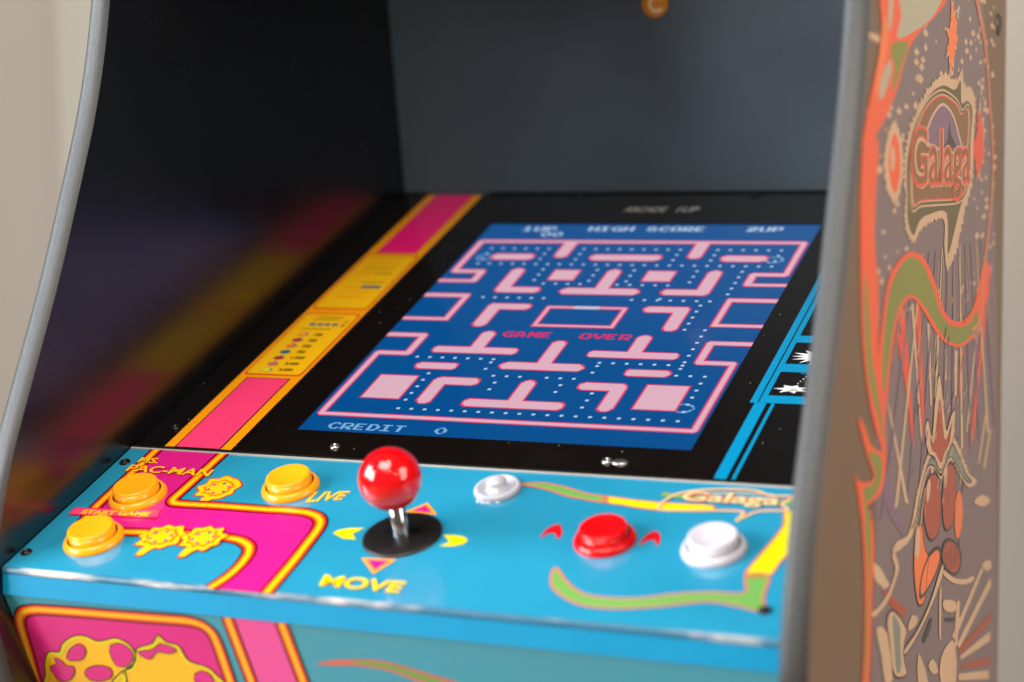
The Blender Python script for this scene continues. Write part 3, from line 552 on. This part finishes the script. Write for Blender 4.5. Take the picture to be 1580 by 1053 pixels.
wall([(5, 22.8), (7.2, 22.8)]); wall([(14, 18.8), (14, 22.4)], mirror=False); wall([(11.4, 22.4), (16.6, 22.4)], mirror=False)
wall([(7.4, 27.9), (7.4, 25.0), (9.8, 25.0)]); wall([(12.3, 25.2), (12.3, 27.9)], mirror=True) if False else wall([(14, 25), (14, 28)], mirror=False)
wall([(10.8, 28), (17.2, 28)], mirror=False)
def rect(x0, y0, x1, y1, k):
    for y in range(int(y0*U+OY), int(y1*U+OY)):
        for x in range(int(x0*U), int(x1*U)): R[y][x] = k
for P, r in walls: stroke(P, r, 'R')
for P, r in walls: stroke(P, r-1.1 if r > 3 else r-.9, 'P')
for x0, y0, x1, y1 in ((2.4, 24.4, 5.6, 28.1), (9.0, 6.0, 11.3, 8.1)):
    for a_, b_ in ((x0, x1), (28-x1, 28-x0)):
        rect(a_, y0, b_, y1, 'R'); rect(a_+.125, y0+.125, b_-.125, y1-.125, 'P')
for x in range(14*8-8, 14*8+8):
    for y in range(int(12.8*8+24-2), int(12.8*8+24+2)): R[y][x] = 'D' if y % 2 else 'P'
occ = [[c != 'B' for c in row] for row in R]
def dot(x, y):
    X, Y = int(x*U), int(y*U+OY)
    for dy in range(-5, 6):
        for dx in range(-5, 6):
            if 0 <= X+dx < GW and 0 <= Y+dy < GH and (R[Y+dy][X+dx] in 'PR'): 
                if abs(dx) < 4 and abs(dy) < 4: return
    for dy in (-1, 0):
        for dx in (-1, 0): R[Y+dy][X+dx] = 'D'
def hl(x0, x1, y):
    x = x0
    while x <= x1+.01: dot(x, y); x += 1
def vl(x, y0, y1):
    y = y0+1
    while y < y1-.01: dot(x, y); y += 1
hl(2, 7, 2); hl(10, 18, 2); hl(21, 26, 2); hl(2, 26, 5); vl(2, 2, 5); vl(26, 2, 5); vl(7, 2, 5); vl(10, 2, 5); vl(18, 2, 5); vl(21, 2, 5)
vl(24, 5, 29); vl(20.5, 5, 10); hl(9, 19, 8.7); vl(12.5, 5, 9); vl(15.5, 5, 9); vl(8, 5, 9); hl(4, 10, 21.5); hl(18, 24, 21.5); hl(5, 24, 24); vl(10, 21, 24); vl(18, 21, 24)
vl(6, 24, 29); hl(6, 26, 29.3); vl(11.6, 24, 29); vl(16.4, 24, 29); hl(12, 16, 24); vl(26, 22, 29); vl(24, 5, 24); hl(5, 10, 11.3); hl(17, 23, 11.3); vl(19.2, 9, 12); hl(12, 17, 17.6 ) if False else None; vl(22.6, 11, 17); hl(24, 26, 23); vl(19, 24, 29)
for cx, cy in ((2.1, 3.8), (25.9, 3.8), (25.9, 27.5)):     # faint rings where big dots blink off
    for a in range(60):
        x = cx*U+5*math.cos(a*.105); y = cy*U+OY+4.4*math.sin(a*.105); R[int(y)][int(x)] = 'T' if R[int(y)][int(x)] == 'B' else R[int(y)][int(x)]
F = {'A': '0111000 1101100 1100110 1100110 1111110 1100110 1100110', 'C': '0011110 0110011 1100000 1100000 1100000 0110011 0011110', 'D': '1111100 1100110 1100011 1100011 1100011 1100110 1111100',
 'E': '1111110 1100000 1100000 1111100 1100000 1100000 1111110', 'G': '0011111 0110000 1100000 1100111 1100011 0110011 0011111', 'H': '1100011 1100011 1100011 1111111 1100011 1100011 1100011',
 'I': '1111110 0011000 0011000 0011000 0011000 0011000 1111110', 'M': '1100011 1110111 1111111 1111111 1101011 1100011 1100011', 'O': '0111110 1100011 1100011 1100011 1100011 1100011 0111110',
 'P': '1111110 1100011 1100011 1100011 1111110 1100000 1100000', 'R': '1111110 1100011 1100011 1100111 1111100 1101110 1100111', 'S': '0111100 1100110 1100000 0111110 0000011 1100011 0111110',
 'T': '1111110 0011000 0011000 0011000 0011000 0011000 0011000', 'U': '1100011 1100011 1100011 1100011 1100011 1100011 0111110', 'V': '1100011 1100011 1100011 1110111 0111110 0011100 0001000',
 '0': '0011100 0100110 1100011 1100011 1100011 0110010 0011100', '1': '0011000 0111000 0011000 0011000 0011000 0011000 1111110', '2': '0111110 1100011 0000111 0011110 0111100 1110000 1111111'}
def word(t, x, y, k):
    for i, ch in enumerate(t):
        if ch == ' ': continue
        for r, row in enumerate(F[ch].split()):
            for c, b1 in enumerate(row):
                if b1 == '1': R[y+r][x+i*8+c] = k
word('1UP', 26, 4, 'D'); word('HIGH SCORE', 72, 4, 'D'); word('2UP', 178, 4, 'D'); word('00', 42, 13, 'D'); word('CREDIT', 16, 277, 'T'); word('0', 80, 277, 'T')
word('GAME', 73, 160, 'G'); word('OVER', 121, 160, 'G')
scr = MB(SLOPE); px = (sx1-sx0)/GW; py = (sv1-sv0)/GH; used = [[False]*GW for _ in range(GH)]
for y in range(GH):
    x = 0
    while x < GW:
        if used[y][x]: x += 1; continue
        k = R[y][x]; x2 = x
        while x2+1 < GW and R[y][x2+1] == k and not used[y][x2+1]: x2 += 1
        y2 = y
        while y2+1 < GH and all(R[y2+1][q_] == k and not used[y2+1][q_] for q_ in range(x, x2+1)): y2 += 1
        for yy in range(y, y2+1):
            for xx in range(x, x2+1): used[yy][xx] = True
        X0 = sx0+x*px; X1 = sx0+(x2+1)*px; Y1 = sv1-y*py; Y0 = sv1-(y2+1)*py
        scr.raw([SLOPE.p(X0, Y0, -.0008), SLOPE.p(X1, Y0, -.0008), SLOPE.p(X1, Y1, -.0008), SLOPE.p(X0, Y1, -.0008)], [(0, 1, 2, 3)], 'scr'+k)
        x = x2+1
scr.build('display_screen', root, 'lit blue maze screen reading game over and credit 0')
# --- control deck
VF = -.1480
d = MB(SLOPE); d.box(.0008, WI-.0008, VF+.0025, -.0045, -.012, 0, 'deck'); dk = d.build('control_deck', root)
d = MB(SLOPE)
x0, x1 = .0008, WI-.0008
prof = [(VF+.0025, 0), (VF+.0014, -.0002), (VF+.0004, -.0010), (VF-.0002, -.0030)]
vs = []; N = 120
for i in range(N+1):
    x = x0+(x1-x0)*i/N
    for y, h in prof: vs.append(SLOPE.p(x, y+random.uniform(-.00012, .00012), h+.0001))
d.raw(vs, [(i*4+j, i*4+j+1, (i+1)*4+j+1, (i+1)*4+j) for i in range(N) for j in range(3)], 'edge', True)
d.box(x0, x1, -.0045, -.0030, -.004, .0006, 'grey'); d.box(x0, x1, -.0029, -.0002, -.004, .0004, 'dark')
d.build('acrylic_edge', dk)
a = MB(SLOPE); BW = [(-.0048, -.0038, 'black'), (-.0038, -.0026, 'red'), (-.0026, -.0014, 'orange'), (-.0014, .0014, 'yellow'), (.0014, .0026, 'orange'), (.0026, .0038, 'red'), (.0038, .0048, 'black')]
so = [(.0220, -.0045), (.0235, -.0860), (.0235, -.0925)]
o_path = roundpath(D['outer_stripe'][:2]+[D['outer_stripe'][3]]+D['outer_stripe'][5:], .006); i_path = roundpath(D['inner_stripe'], .006)
mg = o_path+i_path[::-1]
a.poly(mg, 'magenta', .0002); a.ribbon(o_path, BW, .0004); a.ribbon(i_path, BW, .0004)
a.poly(D['start_label'], 'pink', .0006); a.ribbon(D['start_label']+[D['start_label'][0]], [(-.0003, .0003, 'red')], .0007)
def outlined(key, fill, line, w=.0012, h=.0003, sm=5):
    P = smooth(D[key], True, sm); a.poly(P, fill, h); a.ribbon(P+[P[0]], [(-w/2, w/2, line)], h+.0001)
outlined('sw_green1', 'green', 'salmon'); outlined('sw_yel1', 'lemon', 'salmon', sm=4); outlined('sw_yel2', 'lemon', 'salmon'); outlined('sw_green2', 'green', 'salmon', sm=4)
for k in ('red_mark1', 'red_mark2'): a.poly(smooth(D[k], True, 3), 'red', .0003)
for k in ('tri_up', 'tri_dn'):
    P = [Vector(q) for q in D[k]]; c = (P[0]+P[1]+P[2])/3; a.poly(D[k], 'sorange', .0003); a.poly([tuple(c+(q-c)*.62) for q in P], 'magenta', .0004)
for k in ('yl', 'yr'): a.poly(D[k], 'lemon', .0003)
P = smooth(D['logo_arch'], True, 4); a.ribbon(P+[P[0]], [(-.0012, -.0004, 'salmon'), (-.0004, .0010, 'cream')], .0006)
lo = [(x, -.0205-.0012*math.sin((x-.38)*90)) for x in [.376+i*.005 for i in range(17)]]; a.ribbon(lo, [(-.0016, .0020, 'green'), (.0020, .0026, 'salmon')], .0005); a.ribbon([(x, y+.0065) for x, y in lo[3:14]], [(-.0006, .0006, 'cream')], .0005)

def blob_(cx, cy, rx, ry, k, h, n=12): a.poly([(cx+rx*math.cos(2*math.pi*i/n), cy+ry*math.sin(2*math.pi*i/n)) for i in range(n)], k, h)
# plain sunburst stand-ins where the small printed pictures sit
for key in ('icon1', 'icon2', 'icon3'):
    P = D[key]; cx = sum(p[0] for p in P)/len(P); cy = sum(p[1] for p in P)/len(P)+.003
    def st(k, n=9):
        return smooth([(cx+k*(.0150 if i % 2 else .0128)*W_[i]*math.cos(math.pi*i/n), cy+k*(.0145 if i % 2 else .0122)*W_[i]*math.sin(math.pi*i/n)) for i in range(2*n)], True, 3)
    W_ = [random.uniform(.86, 1.08) for _ in range(18)]
    z0 = .0003 if key == 'icon1' else (.0005 if key == 'icon2' else .0009)
    a.poly(st(1.08), 'red', z0); a.poly(st(1), 'yellow', z0+.0001); a.poly(st(.72), 'orange', z0+.0002); a.poly(st(.60), 'byel', z0+.0003); [blob_(cx+.0068*math.cos(q*1.05+.4), cy+.0058*math.sin(q*1.05+.4), .0013, .0012, ('magenta', 'teal')[q % 2], z0+.0004) for q in range(6)]
    tl_ = [(cx-.004, cy-.008), (cx-.006, cy-.016), (cx-.005, cy-.0215), (cx-.001, cy-.0205), (cx+.001, cy-.015), (cx+.004, cy-.009)]
    a.poly(smooth(tl_, True, 4), 'red', z0-.00005); c2 = Vector((cx-.002, cy-.013)); a.poly(smooth([tuple(c2+(Vector(q)-c2)*.86) for q in tl_], True, 4), 'yellow', z0+.00005)
a.build('printed_artwork', dk)
WD = []
class DeckWords:
    def text(s, txt, *a, **k):
        if WD and WD[-1][0] == txt: WD[-1][1].text(txt, *a, **k)
        else:
            m_ = MB(SLOPE); m_.text(txt, *a, **k); WD.append((txt, m_))
t = DeckWords()
def two(txt, q, k, ks, bold=.03, shear=0, h=.0008, sp=1):
    t.text(txt, q, ks, h, bold+.03, shear, sp); t.text(txt, q, k, h+.0002, bold-.01, shear, sp)
two('MS.', [(.0175, -.0155), (.0330, -.0155), (.0330, -.0222), (.0175, -.0222)], 'yellow', 'red'); two('PAC-MAN', [(.0155, -.0252), (.0785, -.0252), (.0785, -.0335), (.0155, -.0335)], 'yellow', 'red')
t.text('START GAME', [(.0150, -.0808), (.0640, -.0778), (.0648, -.0826), (.0160, -.0857)], 'yellow', .0009, .05, .1)
t.text('LIVE', [(.1585, -.0422), (.1835, -.0385), (.1835, -.0480), (.1600, -.0545)], 'yellow', .0005, .02, .2)
two('MOVE', [(.2110, -.1262), (.2625, -.1262), (.2625, -.1372), (.2125, -.1372)], 'lemon', 'yellow', .0)
t.text('VOL +', [(.2672, -.0385), (.2828, -.0380), (.2828, -.0420), (.2672, -.0425)], 'white', .0005, .03)
two('Galaga', [(.3895, -.0155), (.4460, -.0140), (.4450, -.0280), (.3885, -.0290)], 'cream', 'salmon', .03, 0, .001)
for w_, mm in WD: mm.build('lettering', dk)
for x, v in ((.0078, -.0219), (.0064, -.1298), (.4640, -.1227)): screw(x, v, dk, .0032, 'screw')
# --- push buttons
def arc(r0, h0, r1, h1, bul, n=6):
    out = []
    for i in range(n+1):
        t = i/n; out.append((r0+(r1-r0)*(1-math.cos(t*math.pi/2)), h0+(h1-h0)*math.sin(t*math.pi/2)))
    return out
def button(x, v, k, label, R_=.0178):
    q = R_/.0178
    b = MB(SLOPE); b.lathe(x, v, [(R_*1.0, .0002)]+[(R_, .0012), (R_*.985, .0020), (.0165*q, .0036), (.0153*q, .0045), (.0149*q, .0043), (.0147*q, .0036)], k); b.lathe(x, v, [(.0148*q, .0037), (.0136*q, .0036)], 'dark')
    o = b.build('push_button', root, label)
    p = MB(SLOPE); p.lathe(x, v, [(.0137*q, .0030), (.0137*q, .0082)]+arc(.0137*q, .0082, .0124*q, .0098, 0)+[(.0118*q, .0098), (.0100*q, .0092), (.0070*q, .0085), (.0030*q, .0081), (.0004, .0080)], k)
    p.build('plunger', o); return o
button(.0433, -.0610, 'obutton', 'orange push button nearest the screen beside start stripe', .0187); button(.0434, -.1112, 'obutton', 'orange push button at the front left corner of deck', .0187)
button(.1418, -.0392, 'obutton', 'orange push button left of the joystick', .0183); button(.3592, -.0706, 'rbutton', 'red push button right of the joystick', .0178); button(.4224, -.0715, 'wbutton', 'white push button at the right of the deck', .0182)
b = MB(SLOPE); b.lathe(.2758, -.0262, [(.0143, .0002)]+arc(.0143, .0008, .0125, .0034, 0)+[(.0112, .0034), (.0102, .0012)], 'knobw'); vk = b.build('volume_knob', root, 'small white ringed volume control behind joystick')
b = MB(SLOPE); b.lathe(.2758, -.0262, [(.0100, .0006), (.0068, .0012), (.0064, .0050)]+arc(.0064, .0050, .0004, .0092, 0, 8), 'knobw'); b.build('knob_cap', vk)
# --- joystick
JX, JV = .2383, -.0811
b = MB(SLOPE); b.lathe(JX, JV, [(.0235, .0002), (.0233, .0012), (.0220, .0016), (.0110, .0020), (.0060, .0022)], 'washer', 80); js = b.build('joystick', root, 'joystick with red ball top, steel shaft and black dust washer')
b = MB(SLOPE); b.lathe(JX, JV, [(.0052, .0018), (.0050, .0040), (.0046, .0050), (.0046, .0260)], 'chrome', 40); b.build('shaft', js)
b = MB(SLOPE); rb = .0182; hc = .0382; b.lathe(JX, JV, [(.0052, hc-rb*.97)]+[(rb*math.sin(a*math.pi/32), hc-rb*math.cos(a*math.pi/32)) for a in range(4, 32)]+[(.0003, hc+rb)], 'ball', 72); b.build('ball_top', js)
# --- lip and slanting front panel
fo = SLOPE.p(0, VF, -.003)
b = MB(); vs = [(x, y, z) for x in (.0008, WI-.0008) for y, z in ((fo.y, fo.z-.0004), (fo.y-.0004, -.0705), (-.120, -.0705), (-.12, -.062))]
b.raw(vs, [(0, 1, 5, 4), (1, 2, 6, 5), (2, 3, 7, 6), (0, 4, 7, 3)], 'lip'); b.build('deck_lip', root)
FF = Frame((0, FA[0], FA[1]), (1, 0, 0), (0, -FD[0], -FD[1]))
class Flip(Frame):
    pass
f = MB(FF); f.box(.0008, WI-.0008, -.19, -.0008, -.012, 0, 'front'); fp = f.build('front_panel', root)
a = MB(FF); neg = lambda P: [(x, -y) for x, y in P]
fb = roundpath(neg(D['f_box']), .004); a.poly(fb, 'fpink', .0002); BF = [(lo*.95, hi*.95, k) for lo, hi, k in BW]; a.ribbon(fb, BF, .0004)
sa, sb = neg(D['f_sA']), neg(D['f_sB']); sa[0] = (sa[0][0], -.001); sb[0] = (sb[0][0], -.001)
a.poly([sa[0], sb[0], sb[1], sa[1]], 'lpink', .0002); a.ribbon(sa, BF, .0004); a.ribbon(sb, BF, .0004)  # band's pink is lightened in the colour to carry a reflection
for k in ('f_blob1', 'f_blob2'):
    P = smooth(neg(D[k]), True, 4); a.poly(P, 'yellow', .0003 if k == 'f_blob1' else .00035); a.ribbon(P+[P[0]], [(-.0026, .0, 'lemon')], .0005)
    a.ribbon(P+[P[0]], [(-.0004, .0004, 'ink')], .0006)
for k in ('f_m1', 'f_m2', 'f_m3', 'f_m4', 'f_m5', 'f_m6'): a.poly(smooth(neg(D[k]), True, 4), 'fpink', .0007); a.ribbon(smooth(neg(D[k]), True, 4), [(-.0003, .0003, 'ink')], .0008)
a.poly(smooth(neg(D['f_sw']), True, 4), 'salmon', .0003); a.poly(smooth(neg(D['f_sw2']), True, 4), 'green', .0004)
a.build('printed_artwork', fp)
b = MB(); b.fr = Frame((0, 0, 0), (1, 0, 0), (0, 1, 0)); b.box(.0008, WI-.0008, -.045, -.030, -.899, -.235, 'front'); b.build('lower_panel', root)
